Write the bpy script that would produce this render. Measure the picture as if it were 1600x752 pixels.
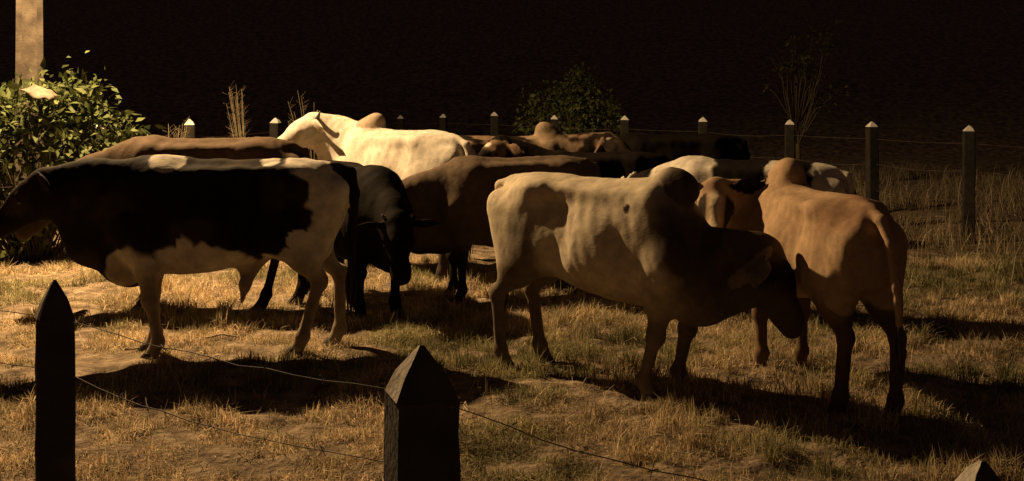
import bpy, math, random
import numpy as np
from mathutils import Vector, Matrix, Euler

# ------------------------------------------------------------------ clear
for o in list(bpy.data.objects):
    bpy.data.objects.remove(o, do_unlink=True)
scene = bpy.context.scene
COL = scene.collection
random.seed(7)
RNG = np.random.default_rng(11)

# ------------------------------------------------------------------ camera
F = 1700.0            # focal length in photo pixels (photo 1600 x 752)
HORIZON = 137.0       # photo row of the horizon
CAM_H = 1.85
cam_d = bpy.data.cameras.new('camera')
cam_d.sensor_width = 36.0
cam_d.lens = 36.0 * F / 1600.0
cam_d.shift_y = -(376.0 - HORIZON) / 1600.0      # level camera, cropped frame
cam_d.clip_start = 0.05
cam_d.clip_end = 2000
cam = bpy.data.objects.new('camera', cam_d)
COL.objects.link(cam)
cam.location = (0, 0, CAM_H)
cam.rotation_euler = (math.radians(90), 0, 0)
scene.camera = cam

# ------------------------------------------------------------------ world: night sky with faint warm town glow
world = bpy.data.worlds.new('World')
scene.world = world
world.use_nodes = True
wn = world.node_tree
wn.nodes.clear()
wout = wn.nodes.new('ShaderNodeOutputWorld')
wbg = wn.nodes.new('ShaderNodeBackground')
wbg.inputs['Color'].default_value = (1.0, 0.62, 0.48, 1)
wbg.inputs['Strength'].default_value = 0.020
wn.links.new(wbg.outputs[0], wout.inputs[0])

# ------------------------------------------------------------------ exposure
vs = scene.view_settings
vs.view_transform = 'Standard'
vs.look = 'None'
vs.gamma = 1.0
vs.use_curve_mapping = False
vs.exposure = 0.10
scene.render.engine = 'CYCLES'
scene.cycles.max_bounces = 6

LAMP = Vector((-4.8, 10.75, 5.0))
LAMP_POWER = 4300.0
LAMP_COLOR = (1.0, 0.65, 0.30)

# ================================================================== helpers
def pix(px, py, d):
    """photo pixel at depth d (metres in front of the camera) -> world point"""
    return Vector(((px - 800.0) / F * d, d, CAM_H - (py - HORIZON) / F * d))

def depth_of_ground(py):
    return F * CAM_H / (py - HORIZON)

_perm = np.random.default_rng(5).permutation(512).astype(np.int64)
_perm = np.concatenate([_perm, _perm, _perm, _perm])
_val = np.random.default_rng(6).random(2048).astype(np.float32)

def vnoise(p):
    """value noise in [0,1], p (n,3)"""
    p = np.asarray(p, dtype=np.float64)
    i = np.floor(p).astype(np.int64)
    f = p - i
    f = f * f * (3 - 2 * f)
    out = 0
    for dx in (0, 1):
        for dy in (0, 1):
            for dz in (0, 1):
                h = _perm[(i[:, 2] + dz) & 511]
                h = _perm[(h + i[:, 1] + dy) & 511]
                h = _perm[(h + i[:, 0] + dx) & 511]
                w = (f[:, 0] if dx else 1 - f[:, 0]) * (f[:, 1] if dy else 1 - f[:, 1]) * (f[:, 2] if dz else 1 - f[:, 2])
                out = out + w * _val[h]
    return out

def fbm(p, octaves=3):
    p = np.asarray(p, dtype=np.float64)
    out, a, t = 0, 1.0, 0
    for k in range(octaves):
        out = out + a * vnoise(p * (2 ** k) + 17.3 * k)
        t += a
        a *= 0.5
    return out / t

def sstep(a, b, x):
    t = np.clip((x - a) / (b - a), 0, 1)
    return t * t * (3 - 2 * t)

def ground_z(x, y):
    x = np.atleast_1d(np.asarray(x, dtype=np.float64))
    y = np.atleast_1d(np.asarray(y, dtype=np.float64))
    z = np.zeros_like(x)
    p = np.stack([x * 0.55, y * 0.55, z], 1)
    q = np.stack([x * 3.1, y * 3.1, z + 4], 1)
    w = np.stack([x * 8.0, y * 8.0, z + 9], 1)
    return (fbm(p, 2) - 0.5) * 0.08 + (vnoise(q) - 0.5) * 0.035 + (vnoise(w) - 0.5) * 0.034 + 0.27 * np.maximum(y - 27.0, 0) * (y < 90) + 17.0 * (y >= 90)  # far rise is added to cover the brighter sky behind the paddock

def gz(x, y):
    return float(ground_z(x, y)[0])

def link(o, parent=None):
    COL.objects.link(o)
    if parent is not None:
        o.parent = parent
    return o

def mesh_obj(name, verts, faces, mat=None, parent=None, smooth=True, colors=None, cname='coat'):
    me = bpy.data.meshes.new(name)
    if isinstance(verts, np.ndarray):
        verts = np.ascontiguousarray(verts, dtype=np.float32)
        faces = np.ascontiguousarray(faces, dtype=np.int32)
        n, k = faces.shape
        me.vertices.add(len(verts))
        me.vertices.foreach_set('co', verts.ravel())
        me.loops.add(n * k)
        me.loops.foreach_set('vertex_index', faces.ravel())
        me.polygons.add(n)
        me.polygons.foreach_set('loop_start', np.arange(0, n * k, k, dtype=np.int32))
        me.update(calc_edges=True)
    else:
        me.from_pydata([tuple(v) for v in verts], [], faces)
        me.update()
    if smooth:
        me.polygons.foreach_set('use_smooth', np.ones(len(me.polygons), dtype=bool))
    if colors is not None:
        a = me.color_attributes.new(cname, 'FLOAT_COLOR', 'POINT')
        c = np.ones((len(me.vertices), 4), dtype=np.float32)
        c[:, :3] = colors
        a.data.foreach_set('color', c.ravel())
    if mat:
        me.materials.append(mat)
    o = bpy.data.objects.new(name, me)
    return link(o, parent)

def thing(name, label, cat, loc=(0, 0, 0), group=None):
    o = bpy.data.objects.new(name, None)
    o.empty_display_size = 0.2
    link(o)
    o.location = loc
    o['label'] = label
    o['category'] = cat
    if group:
        o['group'] = group
    return o

def tag(o, label, cat, group=None):
    o['label'] = label
    o['category'] = cat
    if group:
        o['group'] = group
    return o

def tube(points, radii, sides=8, closed_ends=True):
    """tube along points -> verts, faces (lists)"""
    pts = [Vector(p) for p in points]
    V, Fc = [], []
    up = Vector((0, 0, 1))
    prev = None
    for i, p in enumerate(pts):
        t = (pts[min(i + 1, len(pts) - 1)] - pts[max(i - 1, 0)]).normalized()
        if prev is None:
            s = t.cross(up)
            if s.length < 1e-3:
                s = t.cross(Vector((1, 0, 0)))
        else:
            s = prev - t * prev.dot(t)
        s.normalize()
        prev = s
        b = t.cross(s)
        r = radii[i] if hasattr(radii, '__len__') else radii
        for k in range(sides):
            a = 2 * math.pi * k / sides
            V.append(p + (s * math.cos(a) + b * math.sin(a)) * r)
    for i in range(len(pts) - 1):
        for k in range(sides):
            k2 = (k + 1) % sides
            Fc.append((i * sides + k, i * sides + k2, (i + 1) * sides + k2, (i + 1) * sides + k))
    if closed_ends:
        Fc.append(tuple(range(sides - 1, -1, -1)))
        Fc.append(tuple((len(pts) - 1) * sides + k for k in range(sides)))
    return V, Fc

def merge(parts):
    V, Fc = [], []
    for v, f in parts:
        o = len(V)
        V.extend(v)
        Fc.extend(tuple(i + o for i in q) for q in f)
    return V, Fc

# ------------------------------------------------------------------ materials
def new_mat(name):
    m = bpy.data.materials.new(name)
    m.use_nodes = True
    nt = m.node_tree
    b = nt.nodes['Principled BSDF']
    return m, nt, b

def noise_mat(name, cols, scale=6, detail=6, rough=0.85, bump=0.3, bump_scale=40, bump_dist=0.01, spec=0.3, coord='Object'):
    m, nt, b = new_mat(name)
    tc = nt.nodes.new('ShaderNodeTexCoord')
    n = nt.nodes.new('ShaderNodeTexNoise')
    n.inputs['Scale'].default_value = scale
    n.inputs['Detail'].default_value = detail
    r = nt.nodes.new('ShaderNodeValToRGB')
    el = r.color_ramp.elements
    el[0].position = 0.3
    el[1].position = 0.7
    el[0].color = (*cols[0], 1)
    el[1].color = (*cols[-1], 1)
    for i, c in enumerate(cols[1:-1]):
        e = el.new(0.3 + 0.4 * (i + 1) / (len(cols) - 1))
        e.color = (*c, 1)
    nt.links.new(tc.outputs[coord], n.inputs['Vector'])
    nt.links.new(n.outputs['Fac'], r.inputs['Fac'])
    nt.links.new(r.outputs['Color'], b.inputs['Base Color'])
    b.inputs['Roughness'].default_value = rough
    b.inputs['Specular IOR Level'].default_value = spec
    if bump:
        n2 = nt.nodes.new('ShaderNodeTexNoise')
        n2.inputs['Scale'].default_value = bump_scale
        n2.inputs['Detail'].default_value = 5
        bp = nt.nodes.new('ShaderNodeBump')
        bp.inputs['Strength'].default_value = bump
        bp.inputs['Distance'].default_value = bump_dist
        nt.links.new(tc.outputs[coord], n2.inputs['Vector'])
        nt.links.new(n2.outputs['Fac'], bp.inputs['Height'])
        nt.links.new(bp.outputs['Normal'], b.inputs['Normal'])
    return m

def attr_mat(name, attr, rough=0.8, spec=0.2, var=0.35, scale=9.0, bump=0.25, bump_scale=90.0, bump_dist=0.004, translucent=0.0, stretch=None):
    """colour from a per-vertex attribute, broken up by noise"""
    m, nt, b = new_mat(name)
    at = nt.nodes.new('ShaderNodeAttribute')
    at.attribute_name = attr
    tc = nt.nodes.new('ShaderNodeTexCoord')
    n = nt.nodes.new('ShaderNodeTexNoise')
    n.inputs['Scale'].default_value = scale
    n.inputs['Detail'].default_value = 7
    n.inputs['Roughness'].default_value = 0.65
    mr = nt.nodes.new('ShaderNodeMapRange')
    mr.inputs['From Min'].default_value = 0.25
    mr.inputs['From Max'].default_value = 0.75
    mr.inputs['To Min'].default_value = 1 - var
    mr.inputs['To Max'].default_value = 1 + var * 0.6
    mx = nt.nodes.new('ShaderNodeVectorMath')
    mx.operation = 'SCALE'
    nt.links.new(tc.outputs['Object'], n.inputs['Vector'])
    nt.links.new(n.outputs['Fac'], mr.inputs['Value'])
    nt.links.new(at.outputs['Color'], mx.inputs[0])
    nt.links.new(mr.outputs['Result'], mx.inputs['Scale'])
    nt.links.new(mx.outputs['Vector'], b.inputs['Base Color'])
    b.inputs['Roughness'].default_value = rough
    b.inputs['Specular IOR Level'].default_value = spec
    if bump:
        n2 = nt.nodes.new('ShaderNodeTexNoise')
        n2.inputs['Scale'].default_value = bump_scale
        n2.inputs['Detail'].default_value = 4
        bp = nt.nodes.new('ShaderNodeBump')
        bp.inputs['Strength'].default_value = bump
        bp.inputs['Distance'].default_value = bump_dist
        if stretch:
            mp = nt.nodes.new('ShaderNodeMapping')
            mp.inputs['Scale'].default_value = stretch
            nt.links.new(tc.outputs['Object'], mp.inputs['Vector'])
            nt.links.new(mp.outputs['Vector'], n2.inputs['Vector'])
        else:
            nt.links.new(tc.outputs['Object'], n2.inputs['Vector'])
        nt.links.new(n2.outputs['Fac'], bp.inputs['Height'])
        nt.links.new(bp.outputs['Normal'], b.inputs['Normal'])
    if translucent:
        tr = nt.nodes.new('ShaderNodeBsdfTranslucent')
        ms = nt.nodes.new('ShaderNodeMixShader')
        ms.inputs['Fac'].default_value = translucent
        nt.links.new(mx.outputs['Vector'], tr.inputs['Color'])
        out = nt.nodes['Material Output']
        nt.links.new(b.outputs[0], ms.inputs[1])
        nt.links.new(tr.outputs[0], ms.inputs[2])
        nt.links.new(ms.outputs[0], out.inputs['Surface'])
    return m

M = {}
M['ground'] = noise_mat('dry soil and trampled straw', [(0.06, 0.044, 0.03), (0.18, 0.134, 0.092), (0.33, 0.255, 0.178)], scale=6.5, detail=12, rough=0.95, bump=0.8, bump_scale=22, bump_dist=0.04, spec=0.1)
M['concrete'] = noise_mat('weathered concrete', [(0.16, 0.135, 0.11), (0.24, 0.21, 0.17), (0.34, 0.30, 0.25)], scale=7, detail=10, rough=0.9, bump=0.5, bump_scale=60, bump_dist=0.006)
M['pole'] = noise_mat('stained pole concrete', [(0.022, 0.016, 0.011), (0.055, 0.042, 0.03), (0.10, 0.08, 0.06)], scale=5, detail=12, rough=0.92, bump=0.6, bump_scale=45, bump_dist=0.01)
M['old_post'] = noise_mat('dark weathered post concrete', [(0.05, 0.042, 0.034), (0.09, 0.077, 0.064), (0.14, 0.12, 0.10)], scale=9, detail=10, rough=0.92, bump=0.6, bump_scale=70, bump_dist=0.006)
M['dark_post'] = noise_mat('very dark post concrete', [(0.008, 0.007, 0.0055), (0.017, 0.014, 0.011), (0.03, 0.025, 0.02)], scale=9, detail=10, rough=0.95, bump=0.6, bump_scale=70, bump_dist=0.006)  # dark tone for the far fence posts
M['lit_facet'] = noise_mat('post tip facet painted lamplit', [(0.45, 0.39, 0.32), (0.65, 0.58, 0.5), (0.82, 0.76, 0.66)], scale=16, detail=8, rough=0.9, bump=0.5, bump_scale=80, bump_dist=0.006)  # paler concrete standing for lamplight on the near post tips
M['whitewash'] = noise_mat('whitewashed post cap', [(0.5, 0.48, 0.44), (0.72, 0.70, 0.66)], scale=10, detail=6, rough=0.9, bump=0.3)
M['wire'] = noise_mat('rusty galvanised wire', [(0.09, 0.065, 0.045), (0.20, 0.165, 0.13)], scale=30, rough=0.55, bump=0)
M['coat'] = attr_mat('short cattle coat', 'coat', rough=0.82, spec=0.06, var=0.38, scale=14, bump=0.35, bump_scale=1.0, bump_dist=0.004, stretch=(38, 38, 110))
M['horn'] = noise_mat('dark horn', [(0.03, 0.026, 0.022), (0.12, 0.10, 0.08)], scale=20, rough=0.45, bump=0.2)
M['hoof'] = noise_mat('hoof keratin', [(0.03, 0.025, 0.02), (0.08, 0.065, 0.05)], scale=20, rough=0.6, bump=0.2)
M['eye'] = noise_mat('dark wet eye', [(0.008, 0.006, 0.005), (0.015, 0.01, 0.008)], scale=5, rough=0.1, bump=0, spec=0.5)
M['black_hair'] = noise_mat('coarse black tail hair', [(0.012, 0.01, 0.009), (0.03, 0.025, 0.02)], scale=30, rough=0.7, bump=0.5, bump_scale=120)
M['tan_hair'] = noise_mat('coarse dark tan tail hair', [(0.05, 0.035, 0.02), (0.14, 0.09, 0.05)], scale=30, rough=0.7, bump=0.5, bump_scale=120)
M['grass'] = attr_mat('dry grass blades', 'coat', rough=0.8, spec=0.15, var=0.3, scale=3, bump=0, translucent=0.3)
M['leaf'] = attr_mat('broad green leaves', 'coat', rough=0.65, spec=0.15, var=0.3, scale=8, bump=0, translucent=0.25)
M['bark'] = noise_mat('woody stem', [(0.03, 0.023, 0.016), (0.08, 0.06, 0.04)], scale=20, rough=0.9, bump=0.5)
M['stick'] = noise_mat('bleached dry stick', [(0.30, 0.24, 0.16), (0.5, 0.42, 0.3)], scale=20, rough=0.9, bump=0.4)
M['weed'] = noise_mat('dull dry weed stalk', [(0.10, 0.08, 0.05), (0.22, 0.175, 0.11)], scale=12, rough=0.9, bump=0)
M['plastic'] = noise_mat('pale crumpled sacking', [(0.10, 0.08, 0.06), (0.19, 0.155, 0.115)], scale=8, rough=0.8, bump=0.4, bump_scale=50)
M['metal'] = noise_mat('galvanised steel', [(0.25, 0.25, 0.25), (0.4, 0.4, 0.4)], scale=12, rough=0.45, bump=0.1)

# ================================================================== setting: ground
def axis(lo, hi, fine_lo, fine_hi, step, growth=1.22):
    a = list(np.arange(fine_lo, fine_hi + 1e-6, step))
    s = step
    while a[-1] < hi:
        s *= growth
        a.append(a[-1] + s)
    s = step
    b = []
    x = a[0]
    while x > lo:
        s *= growth
        x -= s
        b.append(x)
    return np.array(b[::-1] + a)

gx = axis(-420, 420, -6.5, 6.5, 0.042)
gy = axis(-20, 700, 3.5, 12.5, 0.042)
GX, GY = np.meshgrid(gx, gy, indexing='xy')
GZ = ground_z(GX.ravel(), GY.ravel())
nx, ny = len(gx), len(gy)
gv = np.stack([GX.ravel(), GY.ravel(), GZ], 1)
ii, jj = np.meshgrid(np.arange(nx - 1), np.arange(ny - 1), indexing='xy')
base = (jj * nx + ii).ravel()
gf = np.stack([base, base + 1, base + 1 + nx, base + nx], 1)
ground = mesh_obj('ground', gv, gf, M['ground'])
ground['kind'] = 'structure'

# ================================================================== street lamp on its concrete pole (luminaire above the frame)
def street_lamp():
    px, pd = 46, 12.6
    base = pix(px, 137, pd)
    x, y = base.x, base.y
    z0 = gz(x, y)
    t = thing('street_lamp', 'tall grooved concrete lamp pole behind the leafy bush', 'street lamp', (x, y, z0))
    Hp = 6.2
    ang = math.radians(24)
    ca, sa = math.cos(ang), math.sin(ang)
    def ibeam(w, d, flange, web, z):
        # H section outline: two flanges left/right, web between, recess faces front
        pts = [(-w, -d), (-w + flange, -d), (-w + flange, -web), (w - flange, -web), (w - flange, -d), (w, -d),
               (w, d), (w - flange, d), (w - flange, web), (-w + flange, web), (-w + flange, d), (-w, d)]
        return [(p[0] * ca - p[1] * sa, p[0] * sa + p[1] * ca, z) for p in pts]
    V, Fc = [], []
    levels = 9
    for i in range(levels):
        k = i / (levels - 1)
        V += ibeam(0.165 - 0.05 * k, 0.11 - 0.03 * k, 0.07 - 0.015 * k, 0.02, -0.3 + (Hp + 0.3) * k)
    for i in range(levels - 1):
        for k in range(12):
            k2 = (k + 1) % 12
            Fc.append((i * 12 + k, i * 12 + k2, (i + 1) * 12 + k2, (i + 1) * 12 + k))
    Fc.append(tuple((levels - 1) * 12 + k for k in range(12)))
    mesh_obj('pole', V, Fc, M['pole'], t, smooth=False)
    # arm
    top = Vector((0, 0, 5.15))
    end = LAMP - Vector((x, y, z0)) + Vector((0, 0, 0.12))
    pts = []
    for i in range(9):
        k = i / 8
        p = top.lerp(end, k)
        p.z += 0.28 * math.sin(math.pi * k)
        pts.append(p)
    v, f = tube(pts, 0.028, 10)
    arm = mesh_obj('arm', v, f, M['metal'], t)
    # head: shallow domed housing
    V, Fc = [], []
    prof = [(0.02, 0.13), (0.10, 0.12), (0.17, 0.07), (0.19, 0.0), (0.17, -0.01)]
    n = 16
    for r, z in prof:
        for k in range(n):
            a = 2 * math.pi * k / n
            V.append((end.x + r * 1.4 * math.cos(a), end.y + r * math.sin(a), end.z - 0.06 + z))
    for i in range(len(prof) - 1):
        for k in range(n):
            k2 = (k + 1) % n
            Fc.append((i * n + k, i * n + k2, (i + 1) * n + k2, (i + 1) * n + k))
    Fc.append(tuple(range(n - 1, -1, -1)))
    mesh_obj('lamp_head', V, Fc, M['metal'], t)
    m, nt, b = new_mat('lit lamp glass')
    b.inputs['Emission Color'].default_value = (*LAMP_COLOR, 1)
    b.inputs['Emission Strength'].default_value = 20
    V = [(end.x + 0.22 * math.cos(2 * math.pi * k / n), end.y + 0.155 * math.sin(2 * math.pi * k / n), end.z - 0.055) for k in range(n)]
    V += [(end.x + 0.12 * math.cos(2 * math.pi * k / n), end.y + 0.085 * math.sin(2 * math.pi * k / n), end.z - 0.085) for k in range(n)]
    Fc = [(k, (k + 1) % n, n + (k + 1) % n, n + k) for k in range(n)] + [tuple(n + k for k in range(n))]
    mesh_obj('lamp_glass', V, Fc, m, t)
    # the light it gives: a wide downward flood aimed over the paddock
    ld = bpy.data.lights.new('lamp_light', 'SPOT')
    ld.energy = LAMP_POWER
    ld.color = LAMP_COLOR
    ld.spot_size = math.radians(176)
    ld.spot_blend = 0.30
    ld.shadow_soft_size = 0.06
    lo = bpy.data.objects.new('lamp_light', ld)
    link(lo, t)
    lo.location = LAMP - Vector((x, y, z0))
    d = Vector((-3.4, 9.4, 0.0)) - LAMP
    lo.rotation_euler = d.to_track_quat('-Z', 'Y').to_euler()
    return t
street_lamp()

# ================================================================== fences
def post_mesh(h, w, tip, seed):
    """square concrete post with a pyramid tip; body and tip returned separately"""
    r = random.Random(seed)
    nl = 26
    body_levels = [(-0.35 + (h - tip + 0.35) * q / nl, 1.15 - 0.17 * q / nl) for q in range(nl + 1)]
    V, Fc = [], []
    c = 0.16
    for z, s in body_levels:
        hw = w * 0.5 * s
        pts = [(-hw, -hw + hw * c), (-hw + hw * c, -hw), (hw - hw * c, -hw), (hw, -hw + hw * c), (hw, hw - hw * c), (hw - hw * c, hw), (-hw + hw * c, hw), (-hw, hw - hw * c)]
        V += [(p[0] + r.uniform(-1, 1) * w * 0.02, p[1] + r.uniform(-1, 1) * w * 0.02, z) for p in pts]
    for i in range(len(body_levels) - 1):
        for k in range(8):
            k2 = (k + 1) % 8
            Fc.append((i * 8 + k, i * 8 + k2, (i + 1) * 8 + k2, (i + 1) * 8 + k))
    Fc.append(tuple((len(body_levels) - 1) * 8 + k for k in range(8)))
    T, Tf = [], []
    lv = [(h - tip + 0.001, 0.98), (h - tip * 0.55, 0.66), (h - tip * 0.15, 0.24), (h, 0.05)]
    for z, s in lv:
        hw = w * 0.5 * s
        pts = [(-hw, -hw + hw * c), (-hw + hw * c, -hw), (hw - hw * c, -hw), (hw, -hw + hw * c), (hw, hw - hw * c), (hw - hw * c, hw), (-hw + hw * c, hw), (-hw, hw - hw * c)]
        ox, oy = r.uniform(-1, 1) * w * 0.03, r.uniform(-1, 1) * w * 0.03
        T += [(p[0] + ox + r.uniform(-1, 1) * w * 0.015, p[1] + oy + r.uniform(-1, 1) * w * 0.015, z) for p in pts]
    for i in range(len(lv) - 1):
        for k in range(8):
            k2 = (k + 1) % 8
            Tf.append((i * 8 + k, i * 8 + k2, (i + 1) * 8 + k2, (i + 1) * 8 + k))
    Tf.append(tuple((len(lv) - 1) * 8 + k for k in range(8)))
    Tf.append(tuple(range(7, -1, -1)))
    return V, Fc, T, Tf

def fence(name, label, posts, heights, w, tip, wires, body_mat, tip_mats, wire_r, seed, extend=(None, None), barb=None, rots=None, lit_facet_mat=None):
    """posts: list of (x, y); heights above ground datum z = 0"""
    t = thing(name, label, 'fence', (posts[0][0], posts[0][1], gz(*posts[0])))
    org = Vector(t.location)
    for i, (x, y) in enumerate(posts):
        z0 = gz(x, y)
        V, Fc, T, Tf = post_mesh(heights[i] - z0, w[i] if hasattr(w, '__len__') else w, tip, seed + i)
        p = mesh_obj('post', V, Fc, body_mat, t, smooth=False)
        p.location = Vector((x, y, z0)) - org
        rr = random.Random(seed * 3 + i)
        p.rotation_euler = (rr.uniform(-0.012, 0.012), rr.uniform(-0.012, 0.012), rots[i] if rots else rr.uniform(-0.3, 0.3))
        c = mesh_obj('post_tip', T, Tf, tip_mats[i % len(tip_mats)], p, smooth=False)
        if lit_facet_mat:
            c.data.materials.append(lit_facet_mat)
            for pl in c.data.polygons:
                if pl.normal.x < -0.6 and pl.normal.z > 0:  # lamp-side facets get the paler colour, lamplight painted on
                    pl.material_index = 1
    allp = list(posts)
    if extend[0]:
        allp = [extend[0]] + allp
    if extend[1]:
        allp = allp + [extend[1]]
    rr = random.Random(seed + 99)
    for zw in wires:
        pts = []
        barbs = []
        for i in range(len(allp) - 1):
            a, b = allp[i], allp[i + 1]
            sag = rr.uniform(0.015, 0.045) if barb else rr.uniform(0.01, 0.05)
            n = 14 if barb else 6
            for k in range(n + (1 if i == len(allp) - 2 else 0)):
                u = k / n
                off = 0.0
                pts.append(Vector((a[0] + (b[0] - a[0]) * u, a[1] + (b[1] - a[1]) * u,
                                   zw - sag * 4 * u * (1 - u) + (rr.uniform(-0.004, 0.004) if barb else 0))) - org)
        v, f = tube(pts, wire_r, 5)
        parts = [(v, f)]
        if barb:
            for i in range(1, len(pts) - 1, 2):
                p = pts[i]
                for s in range(2):
                    d = Vector((rr.uniform(-1, 1), rr.uniform(-1, 1), rr.uniform(-1, 1))).normalized() * 0.014
                    parts.append(tube([p - d, p + d], wire_r * 0.7, 4))
        v, f = merge(parts)
        mesh_obj('wire', v, f, M['wire'], t)
    return t

near_posts = []
for (px, py, h) in ((90, 437, 1.40), (656, 540, 1.40), (1545, 720, 1.40)):
    d = F * (CAM_H - h) / (py - HORIZON)
    near_posts.append(((px - 800) / F * d, d))
fence('barbed_wire_fence', 'near barbed wire fence with pointed dark concrete posts in the foreground', near_posts, [1.40] * 3,
      [0.083, 0.112, 0.10], 0.085, [1.315, 1.19], M['old_post'], [M['old_post']], 0.0011, 21,
      extend=((near_posts[0][0] - 1.0, near_posts[0][1] + 0.7), (near_posts[2][0] + 0.75, near_posts[2][1] - 0.6)), barb=True,
      rots=[0.45, 0.36, 0.16], lit_facet_mat=M['lit_facet'])

far_px = [627, 693, 773, 866, 976, 1099, 1233, 1363, 1513]
far_d = [21.4, 20.7, 19.8, 18.8, 17.7, 16.6, 15.4, 14.3, 13.1]
far_top = [180, 178, 175, 180, 181, 183, 187, 190, 196]
far_posts = [((p - 800) / F * d, d) for p, d in zip(far_px, far_d)]
far_h = [CAM_H - (ty - HORIZON) / F * d for ty, d in zip(far_top, far_d)]
fence('wire_fence', 'long far wire fence of white-tipped posts behind the herd on the right', far_posts, far_h, 0.13, 0.07,
      [1.18, 0.85, 0.5], M['dark_post'], [M['whitewash']], 0.0011, 41, extend=(None, (7.2, 12.0)))
left_px = [153, 297, 430]
left_d = [12.1, 14.6, 16.6]
left_top = [193, 186, 184]
left_posts = [((p - 800) / F * d, d) for p, d in zip(left_px, left_d)]
left_h = [CAM_H - (ty - HORIZON) / F * d for ty, d in zip(left_top, left_d)]
fence('wire_fence', 'far wire fence of three white-tipped posts beside the leafy bush on the left', left_posts, left_h, 0.14, 0.08,
      [1.18, 0.85, 0.5], M['dark_post'], [M['whitewash']], 0.0011, 61, extend=((-5.9, 10.6), (-2.75, 19.3)))

# ================================================================== cattle
VOX = 0.0145

def smin(a, b, k):
    h = np.maximum(k - np.abs(a - b), 0) / k
    return np.minimum(a, b) - h * h * k * 0.25

class Seg:
    """tapered capsule, optionally flattened along a side vector"""
    def __init__(s, g, a, b, ra, rb, side=None, flat=1.0, k=0.06):
        s.g, s.k = g, k
        s.a, s.b = np.array(a, float), np.array(b, float)
        s.ra, s.rb = ra, rb
        s.side = None if side is None else np.array(side, float) / np.linalg.norm(side)
        s.flat = flat
    def bounds(s):
        r = max(s.ra, s.rb) * max(1.0, s.flat)
        return np.minimum(s.a, s.b) - r, np.maximum(s.a, s.b) + r
    def d(s, P):
        a, b = s.a, s.b
        Q = P - a
        ab = b - a
        if s.side is not None:
            q = Q @ s.side
            Q = Q + np.multiply.outer(q * (1 / s.flat - 1), s.side)
            ab = ab + (ab @ s.side) * (1 / s.flat - 1) * s.side
        L2 = max(ab @ ab, 1e-9)
        t = np.clip((Q @ ab) / L2, 0, 1)
        D = np.sqrt(np.maximum(((Q - t[..., None] * ab) ** 2).sum(-1), 1e-12))
        return (D - (s.ra + (s.rb - s.ra) * t)) * min(1.0, s.flat)

class Ell:
    def __init__(s, g, c, r, rot=(0, 0, 0), k=0.06, sub=False):
        s.g, s.k, s.sub = g, k, sub
        s.c, s.r = np.array(c, float), np.array(r, float)
        s.R = np.array(Euler(rot).to_matrix())
    def bounds(s):
        m = s.r.max()
        return s.c - m, s.c + m
    def d(s, P):
        q = (P - s.c) @ s.R
        n = np.sqrt(((q / s.r) ** 2).sum(-1) + 1e-12)
        n2 = np.sqrt(((q / (s.r ** 2)) ** 2).sum(-1) + 1e-12)
        return n * (n - 1) / n2

class Trunk:
    # x, top, bottom, half width
    ST = np.array([
        (-0.845, 1.080, 0.980, 0.030), (-0.825, 1.150, 0.900, 0.085), (-0.78, 1.215, 0.83, 0.135), (-0.70, 1.272, 0.76, 0.185),
        (-0.58, 1.310, 0.71, 0.225), (-0.45, 1.320, 0.685, 0.240), (-0.30, 1.308, 0.665, 0.250), (-0.12, 1.292, 0.625, 0.278),
        (0.05, 1.288, 0.590, 0.290), (0.22, 1.295, 0.570, 0.278), (0.38, 1.315, 0.565, 0.245), (0.52, 1.305, 0.580, 0.212),
        (0.62, 1.250, 0.630, 0.175), (0.70, 1.165, 0.700, 0.125), (0.745, 1.06, 0.80, 0.070), (0.76, 0.98, 0.90, 0.03)])
    def __init__(s, g, belly=0.0, fat=1.0, k=0.05, top=0.0, drop=0.0):
        s.g, s.k = g, k
        st = s.ST.copy()
        b = np.exp(-((st[:, 0] + 0.05) / 0.35) ** 2)
        st[:, 2] -= belly * b
        st[:, 1] += top * np.exp(-((st[:, 0] - 0.40) / 0.2) ** 2)
        st[:, 3] *= fat
        st[:, 1] -= drop * sstep(0.40, 0.62, st[:, 0]) * sstep(0.80, 0.66, st[:, 0])
        xs = np.linspace(st[0, 0], st[-1, 0], 240)
        s.xs = xs
        s.tab = []
        for c in (1, 2, 3):
            v = np.interp(xs, st[:, 0], st[:, c])
            w = v.copy()
            ker = np.exp(-np.linspace(-2, 2, 15) ** 2)
            ker /= ker.sum()
            vp = np.pad(v, 7, mode='reflect', reflect_type='odd')
            w = np.convolve(vp, ker, 'valid')
            s.tab.append(w)
    def bounds(s):
        return np.array((-0.86, -0.34, 0.4)), np.array((0.78, 0.34, 1.42))
    def d(s, P):
        x = P[..., 0]
        xc = np.clip(x, s.xs[0], s.xs[-1])
        zt = np.interp(xc, s.xs, s.tab[0])
        zb = np.interp(xc, s.xs, s.tab[1])
        w = np.maximum(np.interp(xc, s.xs, s.tab[2]), 0.012)
        hh = np.maximum((zt - zb) / 2, 0.03)
        t = (P[..., 2] - (zt + zb) / 2) / hh
        prof = 1.0 - 0.17 * np.clip(t, -1, 1) - 0.06 * np.clip(t, -1, 1) ** 2
        y = np.abs(P[..., 1]) / (w * prof)
        p = 2.25
        n = (y ** p + np.abs(t) ** p + 1e-9) ** (1 / p)
        d = (n - 1) * np.minimum(w, hh)
        ex = np.abs(x - xc)
        return np.where(ex > 0, np.sqrt(np.maximum(d, 0) ** 2 + ex ** 2), d)

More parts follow.
